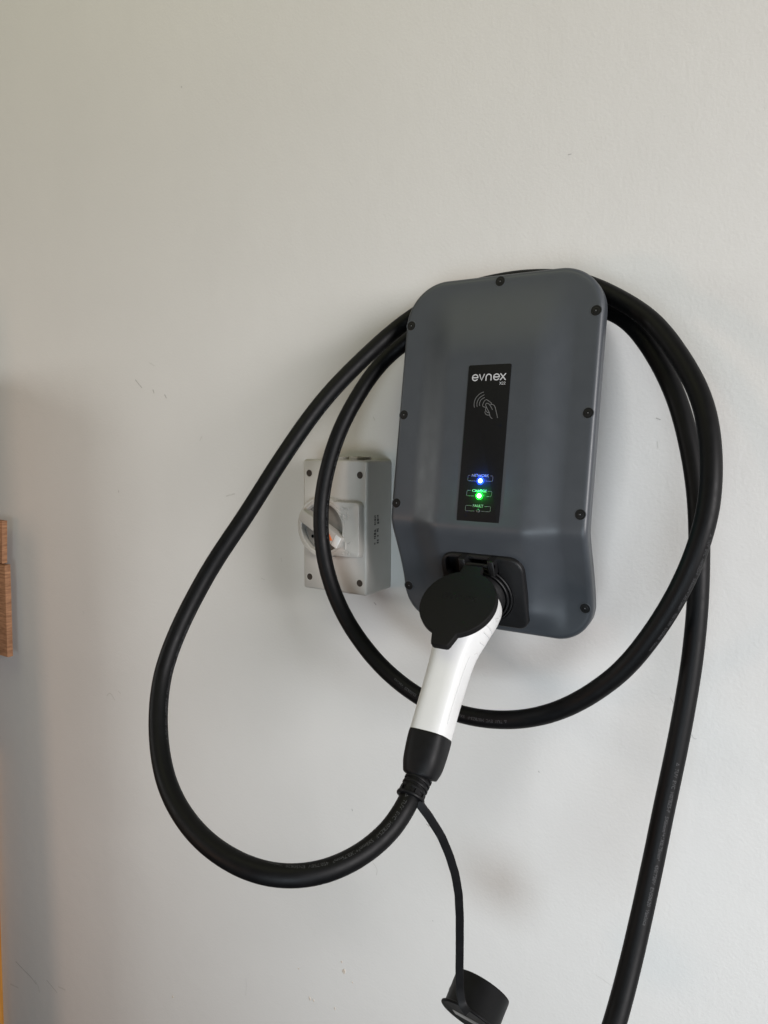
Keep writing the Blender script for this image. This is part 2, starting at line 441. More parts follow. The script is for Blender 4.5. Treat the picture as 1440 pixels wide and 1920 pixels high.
def stroke(poly, w, fr, h=0.1, thick=0.08, smooth=True):
    """a printed line with round ends, a very thin solid on the surface"""
    p = [Vector((q[0], q[1], 0)) for q in poly]
    if smooth and len(p) > 2:
        p = catmull(p, 4)
    L, R = [], []
    n = len(p)
    for i in range(n):
        t = (p[min(i + 1, n - 1)] - p[max(i - 1, 0)])
        t.normalize()
        m = Vector((-t.y, t.x, 0)) * (w / 2)
        L.append(p[i] + m); R.append(p[i] - m)
    def cap(c, a, sgn):
        d = a - c
        out = []
        for j in range(1, 6):
            an = sgn * math.pi * j / 6
            out.append(c + Vector((d.x * math.cos(an) - d.y * math.sin(an), d.x * math.sin(an) + d.y * math.cos(an), 0)))
        return out
    endc = cap(p[-1], L[-1], -1)
    startc = cap(p[0], R[0], -1)
    V = [fr(q.x, q.y, h) for q in L + R + endc + startc]
    F = [(n + i, n + i + 1, i + 1, i) for i in range(n - 1)]
    F.append(tuple([n - 1] + [2 * n + j for j in range(5)] + [2 * n - 1]))
    F.append(tuple([n] + [2 * n + 5 + j for j in range(5)] + [0]))
    return V, F

def text_2d(body, size, align='LEFT'):
    c = bpy.data.curves.new("tmp_text", 'FONT')
    c.body = body
    c.size = size
    c.align_x = align
    c.resolution_u = 3
    o = bpy.data.objects.new("tmp_text", c)
    col.objects.link(o)
    dg = bpy.context.evaluated_depsgraph_get()
    me = bpy.data.meshes.new_from_object(o.evaluated_get(dg))
    V = [(v.co.x, v.co.y) for v in me.vertices]
    F = [tuple(p.vertices) for p in me.polygons]
    bpy.data.objects.remove(o)
    bpy.data.curves.remove(c)
    bpy.data.meshes.remove(me)
    return V, F

def text_on(body, fr, height, width=None, h=0.1, x0=0.0, y0=0.0, align='LEFT', extrude=0.0):
    V, F = text_2d(body, 1.0)
    xs = [v[0] for v in V]; ys = [v[1] for v in V]
    sx0, sx1, sy0, sy1 = min(xs), max(xs), min(ys), max(ys)
    ky = height / (sy1 - sy0)
    kx = width / (sx1 - sx0) if width else ky
    wd = (sx1 - sx0) * kx
    off = 0 if align == 'LEFT' else -wd / 2
    P = [(x0 + off + (v[0] - sx0) * kx, y0 + (v[1] - sy0) * ky) for v in V]
    if not extrude:
        return [fr(p[0], p[1], h) for p in P], F
    n = len(P)
    VV = [fr(p[0], p[1], h) for p in P] + [fr(p[0], p[1], h + extrude) for p in P]
    cnt = {}
    for f in F:
        for i in range(len(f)):
            e = (f[i], f[(i + 1) % len(f)])
            cnt[e] = cnt.get(e, 0) + 1
    FF = [tuple(i + n for i in f) for f in F]
    for (a, b_) in cnt:
        if (b_, a) not in cnt:
            FF.append((a, b_, b_ + n, a + n))
    return VV, FF

def sstep(a, b, x):
    t = min(max((x - a) / (b - a), 0.0), 1.0)
    return t * t * (3 - 2 * t)

# ------------------------------------------------------------------ wall
wall_fr = Frame((0, 0, 0), (1, 0, 0), (0, 0, 1), (0, -1, 0))
V, F = box(wall_fr, -2600, 1900, -ZO, 1400, -100, 0, 0)
wall = mesh_obj('wall', V, F, 'wall', None, smooth=False)
wall["kind"] = "structure"

def wall_stroke(name, pts, w, mat, h=0.25):
    V, F = stroke(pts, w, wall_fr, h)
    return mesh_obj(name, V, F, mat, wall, smooth=False)

for pts, w, mat in WALL_MARKS:
    wall_stroke('scuff_mark', pts, w, mat)
rnd = random.Random(5)
for (x, z, r) in WALL_CHIPS:
    fr = Frame((x, 0, z), (1, 0, 0), (0, 0, 1), (0, -1, 0))
    pr = []
    nn = 9
    ring = [(r * (0.6 + 0.6 * rnd.random()) * math.cos(2 * math.pi * k / nn) * 0.7,
             r * (0.6 + 0.6 * rnd.random()) * math.sin(2 * math.pi * k / nn)) for k in range(nn)]
    V = [fr(a, b, -0.1) for a, b in ring] + [fr(a * 0.6, b * 0.6, 0.5 + 0.5 * rnd.random()) for a, b in ring] + [fr(0.2, 0.1, 0.5)]
    F = [(k, (k + 1) % nn, nn + (k + 1) % nn, nn + k) for k in range(nn)] + [(nn + k, nn + (k + 1) % nn, 2 * nn) for k in range(nn)]
    mesh_obj('paint_chip', V, F, 'chip', wall, smooth=False)

# ------------------------------------------------------------------ charger
ch = thing('ev_charger', (0, 0, -228),
           "dark grey wall-mounted charger box with black display strip and lit status lights", "charger")
PROF = [(200, 81.8), (181, 84.7), (131, 92.3), (24.5, 108.4), (-80.5, 124.3), (-92, 125.9), (-101, 126.2), (-110, 123.0),
        (-122, 117.2), (-149, 104.2), (-172, 95.0), (-187, 91.0), (-205, 88.6), (-228, 87.2), (-245, 87.0)]
def prof(z):
    for i in range(len(PROF) - 1):
        if PROF[i + 1][0] <= z <= PROF[i][0]:
            z0, d0 = PROF[i]; z1, d1 = PROF[i + 1]
            def slope(j):
                if 0 < j < len(PROF) - 1:
                    return (PROF[j + 1][1] - PROF[j - 1][1]) / (PROF[j + 1][0] - PROF[j - 1][0])
                return (d1 - d0) / (z1 - z0)
            t = (z - z0) / (z1 - z0); hgt = (z1 - z0)
            m0, m1 = slope(i) * hgt, slope(i + 1) * hgt
            return ((2 * t ** 3 - 3 * t * t + 1) * d0 + (t ** 3 - 2 * t * t + t) * m0 +
                    (-2 * t ** 3 + 3 * t * t) * d1 + (t ** 3 - t * t) * m1)
    return PROF[-1][1]
def cover_d(x, z):
    b = 9.0 * (1 - sstep(48, 92, abs(x))) * (1 - sstep(88, 172, z))
    b *= 1 + 0.35 * sstep(-85, -112, z) * 1.0
    b *= sstep(-226, -196, z)
    return prof(z) + b

CZ = -23.5; CH = 204.5; CW = 118.0
def outline(i, k=16, side=26):
    """rounded outline inset by i with points along the straight sides"""
    hw, hh = CW - i, CH - i
    rs = (50 - i, 50 - i, 42 - i, 42 - i)
    pts = []
    seq = ((1, 1), (-1, 1), (-1, -1), (1, -1))
    arcs = []
    for q, (sx, sy) in enumerate(seq):
        rr = max(rs[q], 0.5)
        arcs.append([(sx * (hw - rr) + rr * math.cos(math.pi / 2 * (q + j / k)), sy * (hh - rr) + rr * math.sin(math.pi / 2 * (q + j / k))) for j in range(k + 1)])
    for q in range(4):
        pts += arcs[q]
        a, b = arcs[q][-1], arcs[(q + 1) % 4][0]
        m = side if q in (0, 2) else side * 2
        for j in range(1, m):
            pts.append((a[0] + (b[0] - a[0]) * j / m, a[1] + (b[1] - a[1]) * j / m))
    return [(p[0], p[1] + CZ) for p in pts]

rings = []
LIP = 21.0
def ring_pts(i, dd):
    return [(x, -(cover_d(x, z) + dd), z) for x, z in outline(i)]
rings.append([(x, -(prof(z) - LIP), z) for x, z in outline(16)])
rings.append([(x, -(prof(z) - LIP), z) for x, z in outline(2.2)])
rings.append([(x, -(prof(z) - LIP + 1.2), z) for x, z in outline(1.0)])
rings.append([(x, -(prof(z) - 9), z) for x, z in outline(0.4)])
FIL = 5.5
for j in range(7):
    a = math.pi / 2 * j / 6
    rings.append(ring_pts(FIL * (1 - math.cos(a)), -FIL * (1 - math.sin(a))))
o_in = outline(FIL)
NR = 70
for j in range(1, NR):
    s = 1 - j / NR
    rings.append([(x * s, -cover_d(x * s, (z - CZ) * s + CZ), (z - CZ) * s + CZ) for x, z in o_in])
n = len(rings[0])
V = [p for r in rings for p in r]
F = []
for i in range(len(rings) - 1):
    for k in range(n):
        a, b = i * n + k, i * n + (k + 1) % n
        F.append((a, b, b + n, a + n))
V.append((0, -cover_d(0, CZ), CZ))
F += [((len(rings) - 1) * n + k, (len(rings) - 1) * n + (k + 1) % n, len(V) - 1) for k in range(n)]
cover = mesh_obj('front_cover', V, F, 'cover', ch, angle=50)

# the deep rear housing the cable hangs on
V, F = plate(rrect(88, 160, 30, 8, 0, -42), wall_fr, 0, 70, 2)
mesh_obj('rear_housing', V, F, 'rear', ch)
V, F = plate(rrect(70, 6, 5, 5, 0, 124), wall_fr, 0, 62, 2)
mesh_obj('cable_rest', V, F, 'rear', ch)

def surf_frame(x, z):
    e = 1.0
    p = Vector((x, -cover_d(x, z), z))
    du = Vector((2 * e, -(cover_d(x + e, z) - cover_d(x - e, z)), 0))
    dv = Vector((0, -(cover_d(x, z + e) - cover_d(x, z - e)), 2 * e))
    w = du.cross(dv).normalized()
    if w.y > 0: w = -w
    u = du.normalized(); v = w.cross(u)
    return Frame(p, u, v, w)

scr_mesh = {}
def screw(x, z):
    fr = surf_frame(x, z)
    if z < -150:
        fr.o = fr.o + fr.w * 0.45
    V, F = lathe([(6.3, -0.6), (6.3, 0.15), (6.0, 0.30), (5.65, 0.28), (5.5, 0.05)], fr, 28)
    F = F[:-1]
    rim = mesh_obj('screw', V, F, 'cover', ch)
    V, F = lathe([(5.6, -0.4), (5.6, 0.10), (3.55, 0.08), (3.5, 0.35), (3.1, 0.5), (2.0, 0.5), (1.8, 0.12), (0.75, 0.1)], fr, 24)
    mesh_obj('screw_head', V, F, 'screw', rim)
    V, F = lathe([(0.55, 0.1), (0.55, 0.4), (0.3, 0.5)], fr, 10)
    mesh_obj('screw_pin', V, F, 'steel', rim)
for sx in (-110, 110):
    for z in (131, 24.5, -80.5, -186.6):
        screw(sx, z)
screw(0, 173)

# display strip
_a = math.atan(0.1515)
pan = Frame((0, -(108.4 + 0.1515 * 35.5 + 9.0), -11.0), (1, 0, 0), (0, math.sin(_a), math.cos(_a)), (0, -math.cos(_a), math.sin(_a)))
V, F = plate(rrect(25.3, 89.2, 2.0, 4, 0, 1.7), pan, -0.5, 0.6, 0.25, 2)
panel = mesh_obj('display_panel', V, F, 'panel', ch)
PH = 0.66
# logo lettering drawn as round-ended strokes
def arc(cx, cy, r, a0, a1, k=14, ry=None):
    ry = ry or r
    return [(cx + r * math.cos(math.radians(a0 + (a1 - a0) * j / k)), cy + ry * math.sin(math.radians(a0 + (a1 - a0) * j / k))) for j in range(k + 1)]
def logo_strokes():
    r = 3.35
    L = []
    cy = 0
    def e(cx):
        L.append([(cx - r * 0.95, cy), (cx + r * 0.98, cy)])
        L.append(arc(cx, cy, r, 2, 322))
    e(-16.6)
    L.append([(-11.4, r), (-8.6, -r), (-5.8, r)])
    L.append([(-3.4, -r), (-3.4, 0.2)] + arc(-0.4, 0.35, 3.0, 180, 0) + [(2.6, 0.2), (2.6, -r)])
    e(8.9)
    L.append([(13.6, r), (19.4, -r)])
    L.append([(19.4, r), (13.6, -r)])
    return L
fr_logo = Frame(pan(0, 76.6), pan.u, pan.v, pan.w)
parts = []
for k, pl in enumerate(logo_strokes()):
    parts.append(stroke(pl, 1.25, fr_logo, PH + 0.004 * (k % 3), smooth=False))
V, F = merge(parts)
mesh_obj('logo_lettering', V, F, 'print', panel, smooth=False)
V, F = text_on('X22', pan, 3.1, 7.1, PH, 12.8, 67.9)
mesh_obj('model_lettering', V, F, 'print', panel, smooth=False)
V, F = merge([stroke(pl, 0.6, pan, PH + 0.004 * (k % 4)) for k, pl in enumerate(ICON)])
mesh_obj('card_icon', V, F, 'print_dim', panel, smooth=False)
for nm, bx, tx, x0, x1, y0, hh in (('network', BOX_NETWORK, 'NETWORK', -10.9, 9.4, -34.6, 2.9),
                                   ('charge', BOX_CHARGE, 'CHARGE', -9.0, 8.2, -51.5, 2.9),
                                   ('fault', BOX_FAULT, 'FAULT', -6.7, 5.6, -68.3, 2.9)):
    V, F = merge([stroke(pl, 0.34, pan, PH, smooth=False) for pl in bx])
    mesh_obj('status_outline', V, F, 'print_dim', panel, smooth=False)
    V, F = text_on(tx, pan, hh, x1 - x0, PH, x0, y0)
    mesh_obj('status_lettering', V, F, 'print_mid', panel, smooth=False)
for v, mt, lc in ((-38.9, 'led_blue', (0.02, 0.10, 1.0)), (-55.6, 'led_green', (0.01, 1.0, 0.05)), (-72.5, 'led_off', None)):
    lf = Frame(pan(-0.3, v), pan.u, pan.v, pan.w)
    V, F = lathe([(2.5, 0.5), (2.45, 1.0), (2.1, 1.4), (1.3, 1.65), (0.0, 1.75)], lf, 24)
    led = mesh_obj('status_light', V, F, mt, panel)
    if lc:
        V, F = lathe([(4.5, 0.5), (4.4, 0.72), (4.0, 0.80), (0.0, 0.82)], lf, 32)  # emissive disc added to imitate the halo round a lit LED
        mesh_obj('light_halo', V, F, mt + '_window', panel)
    if lc:
        ld = bpy.data.lights.new('status_glow', 'POINT')
        ld.energy = 0.04
        ld.color = lc
        ld.shadow_soft_size = 0.0008
        lo = bpy.data.objects.new('status_glow', ld)
        col.objects.link(lo)
        lo.location = W(pan(-0.3, v, 4.6))

# socket surround on the lower slope
n_ax = Vector((0, -math.cos(math.radians(19)), -math.sin(math.radians(19))))
v_ax = Vector((0, -math.sin(math.radians(19)), math.cos(math.radians(19))))
soc = Frame((0, -111, -175), (1, 0, 0), v_ax, n_ax)
po = rrect(50, 45, (17, 17, 12, 12), 8)
def ring_stack(polys):
    n = len(polys[0][0]); V = []; F = []
    for poly, fr, h in polys:
        V += [fr(p[0], p[1], h) for p in poly]
    for i in range(len(polys) - 1):
        for k in range(n):
            a, b = i * n + k, i * n + (k + 1) % n
            F.append((a, b, b + n, a + n))
    F.append(tuple((len(polys) - 1) * n + k for k in range(n)))
    return V, F
V, F = ring_stack([(po, soc, -14), (po, soc, 2.2), (inset(po, 0.5), soc, 3.3), (inset(po, 1.4), soc, 4.1), (inset(po, 2.6), soc, 4.4)])
n_po = len(po)
F.append(tuple(range(n_po - 1, -1, -1)))
surround = mesh_obj('socket_surround', V, F, 'black', ch, angle=40)
# moulded pocket under the hinge and the round socket opening are cut out of it
def cut(obj, V, F):
    tool = mesh_obj('cut_tool', V, F, 'black', ch)
    md = obj.modifiers.new('cut', 'BOOLEAN')
    md.operation = 'DIFFERENCE'
    md.solver = 'EXACT'
    md.object = tool
    bpy.context.view_layer.update()
    me = bpy.data.meshes.new_from_object(obj.evaluated_get(bpy.context.evaluated_depsgraph_get()))
    obj.modifiers.clear()
    obj.data = me
    bm = bmesh.new(); bm.from_mesh(me)
    for e in bm.edges:
        if len(e.link_faces) == 2:
            e.smooth = e.calc_face_angle(0) < math.radians(35)
    bm.to_mesh(me); bm.free()
    bpy.data.objects.remove(tool)
cut(cover, *plate(rrect(48.6, 43.6, (15.6, 15.6, 10.6, 10.6), 8), soc, -40, 30, 0.2))
cut(surround, *plate(rrect(32.5, 12, 6, 6, -10.5, 29), soc, -6, 20, 0.5))
cut(surround, *lathe([(36, -9), (36, 20)], Frame(soc(0, -4, 0), soc.u, soc.v, soc.w), 56))
sfr = Frame(soc(0, -4, 0), soc.u, soc.v, soc.w)
V, F = lathe([(36.2, -8.5), (35.2, -8.5), (35.0, 5.0), (34.2, 5.8), (33.2, 5.8), (32.8, 5.0), (32.8, -3), (31.6, -3), (31.4, 7.6), (30.8, 8.4), (29.6, 8.4), (29.2, 7.6), (29.2, -8.5)], sfr, 56)
mesh_obj('socket_ring', V, F, 'black', surround)
for sx in (-1, 1):
    e = [(sx * 13.5, 30), (sx * 13.5, 45), (sx * 21, 45), (sx * 21, 30)]
    if sx > 0: e = e[::-1]
    V, F = plate([(a, b) for a, b in e][::-1] if False else ([(21 * 1, 45), (13.5, 45), (13.5, 27), (21, 27)] if sx > 0 else [(-13.5, 45), (-21, 45), (-21, 27), (-13.5, 27)]), soc, -5, 15, 1.5)
    mesh_obj('hinge_ear', V, F, 'black', surround)
V, F = tube([soc(-21, 38, 12), soc(21, 38, 12)], 2.4, 14)
mesh_obj('hinge_pin', V, F, 'black', surround)

# flip-up lid resting on the connector head
la = math.radians(50)
lid_v = Vector((0, math.sin(la), math.cos(la)))        # from the tab up towards the hinge
lid_w = Vector((0, -math.cos(la), math.sin(la)))
lidf = Frame((0, -183, -176.5), (1, 0, 0), lid_v, lid_w)
R = 42.5
pts = []
def lid_outline():
    o = []
    ht = 12.0; hb = 51.5                       # hinge strip half width, hinge reach
    a1 = math.degrees(math.asin(ht / R))
    o += [(ht, hb), (-ht, hb)]
    o += [(R * math.cos(math.radians(a)), R * math.sin(math.radians(a))) for a in [90 + a1 + (180 - 15 - a1) * j / 40 for j in range(41)]]
    return o
lo_ = []
a_h = math.degrees(math.asin(12.0 / R))
a_t = math.degrees(math.asin(14.0 / R))
lo_ += [(11.0, 51.0), (-11.0, 51.0)]
lo_ += [(R * math.cos(math.radians(a)), R * math.sin(math.radians(a))) for a in [90 + a_h + (180 - a_h - a_t) * j / 40 for j in range(41)]]
lo_ += [(-10.5, -52.5), (-9.2, -55.2), (-6.8, -56.0), (6.8, -56.0), (9.2, -55.2), (10.5, -52.5)]
lo_ += [(R * math.cos(math.radians(a)), R * math.sin(math.radians(a))) for a in [270 + a_t + (180 - a_h - a_t) * j / 40 for j in range(41)]]
V, F = plate(lo_, lidf, -4.5, 2.6, 1.6, 4)
lid = mesh_obj('socket_lid', V, F, 'lid', ch, angle=50)
fr_l = Frame(lidf(1.0, 6, 0), lidf.u, lidf.v, lidf.w)
V, F = merge([tube([fr_l(p[0] * 1.0, p[1] * 1.0, 2.62) for p in pl], 0.35, 6) for pl in logo_strokes()])
mesh_obj('embossed_lettering', V, F, 'lid', lid)

# ------------------------------------------------------------------ charging cable with its connector
cb = thing('charging_cable', (150, -240, -720),
           "thick black charging cable looped over the charger, white connector plugged in", "cable")
cable_pts = catmull(CABLE, 4)
RC = 10.2
V, F = tube(cable_pts, RC, 28)
cord = mesh_obj('cord', V, F, 'rubber', cb)

def superell(n, e):
    out = []
    for k in range(n):
        a = 2 * math.pi * k / n
        c, s = math.cos(a), math.sin(a)
        out.append((math.copysign(abs(c) ** (2 / e), c), math.copysign(abs(s) ** (2 / e), s)))
    return out

# spine in the plane x = 0: (out of wall, height, half width, half thickness)
def loft(spine, e0, n=48, caps=True, capmid=True):
    """spine: list of (d, z, hw, ht, e)"""
    pts = [Vector((0, -s[0], s[1])) for s in spine]
    N = len(pts)
    V, F = [], []
    for i, s in enumerate(spine):
        t = (pts[min(i + 1, N - 1)] - pts[max(i - 1, 0)]).normalized()
        u = Vector((1, 0, 0))
        w = u.cross(t).normalized()
        if w.z < 0: w = -w
        for a, b in superell(n, s[4]):
            V.append(pts[i] + u * (a * s[2]) + w * (b * s[3]))
    for i in range(N - 1):
        for k in range(n):
            a, b = i * n + k, i * n + (k + 1) % n
            F.append((a, b, b + n, a + n))
    if caps:
        F.append(tuple(range(n - 1, -1, -1)))
        F.append(tuple((N - 1) * n + k for k in range(n)))
    return V, F

def interp_spine(keys, n):
    ks = [Vector(k[:3]).to_4d() for k in keys]
    out = []
    seg = len(keys) - 1
    for i in range(n + 1):
        t = seg * i / n
        j = min(int(t), seg - 1)
        f = t - j
        p0 = keys[max(j - 1, 0)]; p1 = keys[j]; p2 = keys[j + 1]; p3 = keys[min(j + 2, seg)]
        out.append(tuple(0.5 * ((2 * p1[c]) + (p2[c] - p0[c]) * f + (2 * p0[c] - 5 * p1[c] + 4 * p2[c] - p3[c]) * f * f +
                                (3 * p1[c] - p0[c] - 3 * p2[c] + p3[c]) * f ** 3) for c in range(5)))
    return out

SHELL = [(131, -188, 27.0, 27.0, 2.0), (133, -189, 30.0, 29.5, 2.05), (146, -194, 31.5, 30.5, 2.1), (160, -201, 31.0, 29.0, 2.2),
         (173, -212, 28.2, 26.0, 2.4), (186, -225, 24.0, 22.8, 2.7), (199, -241, 21.3, 20.8, 3.0), (213, -260, 20.2, 19.7, 3.3),
         (228, -280, 19.9, 19.2, 3.3), (243, -301.5, 19.8, 18.9, 3.2), (246, -306, 19.3, 18.4, 3.0)]
V, F = loft(interp_spine(SHELL, 60), 2, 64)
shell = mesh_obj('handle', V, F, 'white', cb, angle=40)
V, F = lathe([(27.5, -14), (27.5, 14), (26.8, 15), (26.0, 22)], sfr, 48)
mesh_obj('plug_nose', V, F, 'black', cb)
BOOT = [(242, -300, 20.1, 19.2, 3.2), (244, -303, 20.5, 19.5, 3.1), (251, -314, 20.5, 19.4, 2.8), (258, -325, 19.6, 18.6, 2.6),
        (263, -332, 17.6, 17.0, 2.4), (264.7, -334.4, 16.2, 15.8, 2.2), (265.2, -335.2, 12.5, 12.5, 2.0)]
V, F = loft(interp_spine(BOOT, 30), 2, 64)
boot = mesh_obj('boot', V, F, 'boot', cb, angle=40)
hfr = Frame((-19.9, -250, -311), (0, 0, 1), (0, -1, 0), (-1, 0, 0))
V, F = lathe([(2.6, -1.0), (2.6, 0.35), (2.2, 0.5), (1.8, 0.5), (1.7, 0.1)], hfr, 16)
mesh_obj('boot_screw', V, F, 'screw', boot)
# strain relief: ribbed sleeve along the start of the cable
c0, c1 = Vector((0, -263, -333)), Vector((1.0, -286.5, -347.6))
ax = (c1 - c0).normalized()
sr = Frame(c0, Vector((1, 0, 0)), ax.cross(Vector((1, 0, 0))), ax)
pr = [(11.5, 0)]
for k in range(4):
    h = 1.2 + k * 5.2
    pr += [(11.8, h), (11.9, h + 0.9), (13.2 - 0.15 * k, h + 1.2), (13.5 - 0.15 * k, h + 1.9), (13.5 - 0.15 * k, h + 3.3), (13.2 - 0.15 * k, h + 4.0), (11.9, h + 4.3)]
pr += [(11.6, 23.5), (11.2, 26)]
V, F = lathe(pr, sr, 40)
strain = mesh_obj('strain_relief', V, F, 'boot', cb, angle=50)
for k in range(8):
    a = 2 * math.pi * k / 8
    fr = Frame(sr(math.cos(a) * 11.6, math.sin(a) * 11.6, 22.5), sr.w, Vector((-math.sin(a), math.cos(a), 0)).x * sr.u + Vector((-math.sin(a), math.cos(a), 0)).y * sr.v)
    V, F = box(Frame(fr.o, fr.u, fr.v), -2.6, 4.0, -2.4, 2.4, -1.5, 1.2, 0.5)
    mesh_obj('collar_tooth', V, F, 'boot', strain)

# small raised ribs and moulded warning marks on the right flank of the handle
def flank(tpos, off):
    """point on the right side of the shell; tpos index 0..60 along the spine, off -1..1 across the flank"""
    sp = interp_spine(SHELL, 60)
    i0 = int(tpos); f = tpos - i0
    s = tuple(sp[i0][c] * (1 - f) + sp[min(i0 + 1, 60)][c] * f for c in range(5))
    a, b = sp[max(i0 - 1, 0)], sp[min(i0 + 1, 60)]
    t = Vector((0, -(b[0] - a[0]), b[1] - a[1])).normalized()
    u = Vector((1, 0, 0)); w = u.cross(t).normalized()
    if w.z < 0: w = -w
    y = off
    x = (1 - abs(y) ** s[4]) ** (1 / s[4])
    p = Vector((0, -s[0], s[1])) + u * (x * s[2]) + w * (y * s[3])
    nn = u * (x ** (s[4] - 1) / s[2]) + w * (math.copysign(abs(y) ** (s[4] - 1), y) / s[3])
    return p + nn.normalized() * 0.12
def flank_line(name, pts, r, mat='white', sub=8):
    q = []
    for i in range(len(pts) - 1):
        for j in range(sub):
            f = j / sub
            q.append(flank(pts[i][0] * (1 - f) + pts[i + 1][0] * f, pts[i][1] * (1 - f) + pts[i + 1][1] * f))
    q.append(flank(*pts[-1]))
    V, F = tube(q, r, 6)
    return mesh_obj(name, V, F, mat, shell)
for t, a, b in ((20.5, -0.30, 0.42), (23.0, -0.32, 0.30), (26.5, -0.28, 0.16), (30.5, -0.22, 0.06)):
    flank_line('grip_rib', [(t - 0.6, a), (t + 0.6, b)], 0.75)
flank_line('side_seam', [(33, 0.40), (44, 0.52), (49.0, 0.55), (50.5, 0.53)], 0.55)
flank_line('warning_mark', [(12.2, -0.10), (15.5, -0.28), (15.5, 0.08), (12.2, -0.10)], 0.3, 'white_line')
flank_line('warning_mark', [(13.4, -0.10), (14.4, -0.06), (14.0, -0.14), (15.0, -0.10)], 0.25, 'white_line')
flank_line('warning_mark', [(9.2, -0.18), (10.6, -0.12), (10.4, -0.26), (9.2, -0.30)], 0.3, 'white_line')

# printed legend on the cord
arcs_len = [0.0]
for i in range(1, len(cable_pts)):
    arcs_len.append(arcs_len[-1] + (cable_pts[i] - cable_pts[i - 1]).length)
def on_cable(s, phi, lift=0.06):
    import bisect
    i = min(max(bisect.bisect_right(arcs_len, s) - 1, 0), len(cable_pts) - 2)
    f = (s - arcs_len[i]) / (arcs_len[i + 1] - arcs_len[i])
    p = cable_pts[i].lerp(cable_pts[i + 1], f)
    t0 = (cable_pts[min(i + 1, len(cable_pts) - 1)] - cable_pts[max(i - 1, 0)]).normalized()
    t1 = (cable_pts[min(i + 2, len(cable_pts) - 1)] - cable_pts[i]).normalized()
    t = t0.lerp(t1, f).normalized()
    a = Vector((0, -1, 0))
    n1 = (a - t * a.dot(t)).normalized()
    n2 = t.cross(n1)
    return p + (n1 * math.cos(phi) + n2 * math.sin(phi)) * (RC + lift)
LEG = "\u25b3  TUV  EVC  H07BZ5-F   5X6mm\u00b2+1X0.75mm\u00b2   450/750V  EN50620  Vanloca"
legend2d = text_2d(LEG.replace("\u25b3", "   "), 1.0)
def legend(s0, phi0, dphi, length, direction=1, flip=1, hgt=3.6):
    V, F = legend2d
    xs = [v[0] for v in V]; ys = [v[1] for v in V]
    x0, x1 = min(xs), max(xs)
    k = length / (x1 - x0)
    ky = hgt / 0.75
    out = []
    for x, y in V:
        s = s0 + direction * (x - x0 + 1.2) * k
        ph = math.radians(phi0 + dphi * (x - x0) / (x1 - x0)) + flip * direction * (y * ky - hgt / 2) / RC
        out.append(on_cable(s, ph))
    tri = [(0.0, 0.0), (0.7, 0.0), (0.35, 0.65)]
    n0 = len(out)
    inner = [(0.16, 0.09), (0.54, 0.09), (0.35, 0.45)]
    for x, y in tri + inner:
        s = s0 + direction * x * k
        ph = math.radians(phi0) + flip * direction * (y * ky - hgt / 2) / RC
        out.append(on_cable(s, ph))
    F2 = list(F) + [(n0 + i, n0 + (i + 1) % 3, n0 + 3 + (i + 1) % 3, n0 + 3 + i) for i in range(3)]
    mesh_obj('printed_legend', out, F2, 'cable_print', cord, smooth=False)
for a in LEGENDS:
    legend(*a)

# ------------------------------------------------------------------ dust cap hanging on its strap
dc = thing('dust_cap', tuple(STRAP[-1]),
           "round black rubber dust cap hanging by a strap below the white connector", "cap")
cr = Frame(sr(0, 0, 25.5), sr.u, sr.v, sr.w)
tilt = Matrix.Rotation(math.radians(8), 3, sr.u)
cr = Frame(cr.o, tilt @ sr.u, tilt @ sr.v, tilt @ sr.w)
V, F = lathe([(10.4, -1.6), (13.0, -1.8), (14.1, -1.2), (14.5, 0), (14.1, 1.2), (13.0, 1.8), (10.4, 1.6)], cr, 40)
F = F[:-2] + [(6 * 40 + k, 6 * 40 + (k + 1) % 40, (k + 1) % 40, k) for k in range(40)]
mesh_obj('collar', V, F, 'boot', dc)
V, F = box(Frame(Vector(STRAP[0]) + Vector((-1, 0, 2)), sr.u, sr.v, sr.w), -5, 5, -5.5, 5.5, -2, 2, 0.8)
sp = catmull(STRAP, 3)
prof_s = [(c * 4.2, s * 1.1) for c, s in superell(20, 5)]
V, F = tube(sp, 1.0, prof=prof_s, ref=(0.857, 0.516, 0.0))
strap = mesh_obj('strap', V, F, 'boot', dc)
base = Vector(CAP_BASE)
cax = Vector(CAP_AXIS).normalized()
cu = cax.cross(Vector((0, 0, 1))).normalized()
cf = Frame(base, cu, cax.cross(cu), cax)
V, F = lathe([(0, 0.6), (28, 0.6), (30.5, 0.2), (33.4, 0), (34.2, 0.6), (34.2, 1.9), (33.4, 2.6), (31.4, 2.9), (31.0, 3.6), (31.6, 34.0), (31.3, 35.2), (30.0, 35.6),
              (25.8, 35.0), (25.6, 33), (25.3, 8), (0, 7)], cf, 56)
capb = mesh_obj('cap_body', V, F, 'boot', dc, angle=45)
V, F = plate(rrect(17, 6.0, 1.2, 3, 4, 4), Frame(cf.o, -cf.u, cf.v, -cf.w), -0.9, -0.35, 0.15)  # lighter grey rectangle on the outer face of the cap
mesh_obj('grey_patch', V, F, 'grey_patch', capb)
a = math.radians(CAP_MARK)
mf = Frame(cf(math.cos(a) * 31.2, math.sin(a) * 31.2, 15), cf.u * -math.sin(a) + cf.v * math.cos(a), cf.w)
V, F = lathe([(1.6, -0.5), (1.6, 0.15), (1.2, 0.35), (0.0, 0.4)], mf, 12)
mesh_obj('moulding_pip', V, F, 'steel', capb)

# ------------------------------------------------------------------ isolator switch
iso = thing('isolator_switch', (-244, 0, -216.5),
            "light grey plastic isolator switch box with round rotary knob behind the cable", "switch")
ifr = Frame((-244, 0, -125.2), (1, 0, 0), (0, 0, 1), (0, -1, 0))
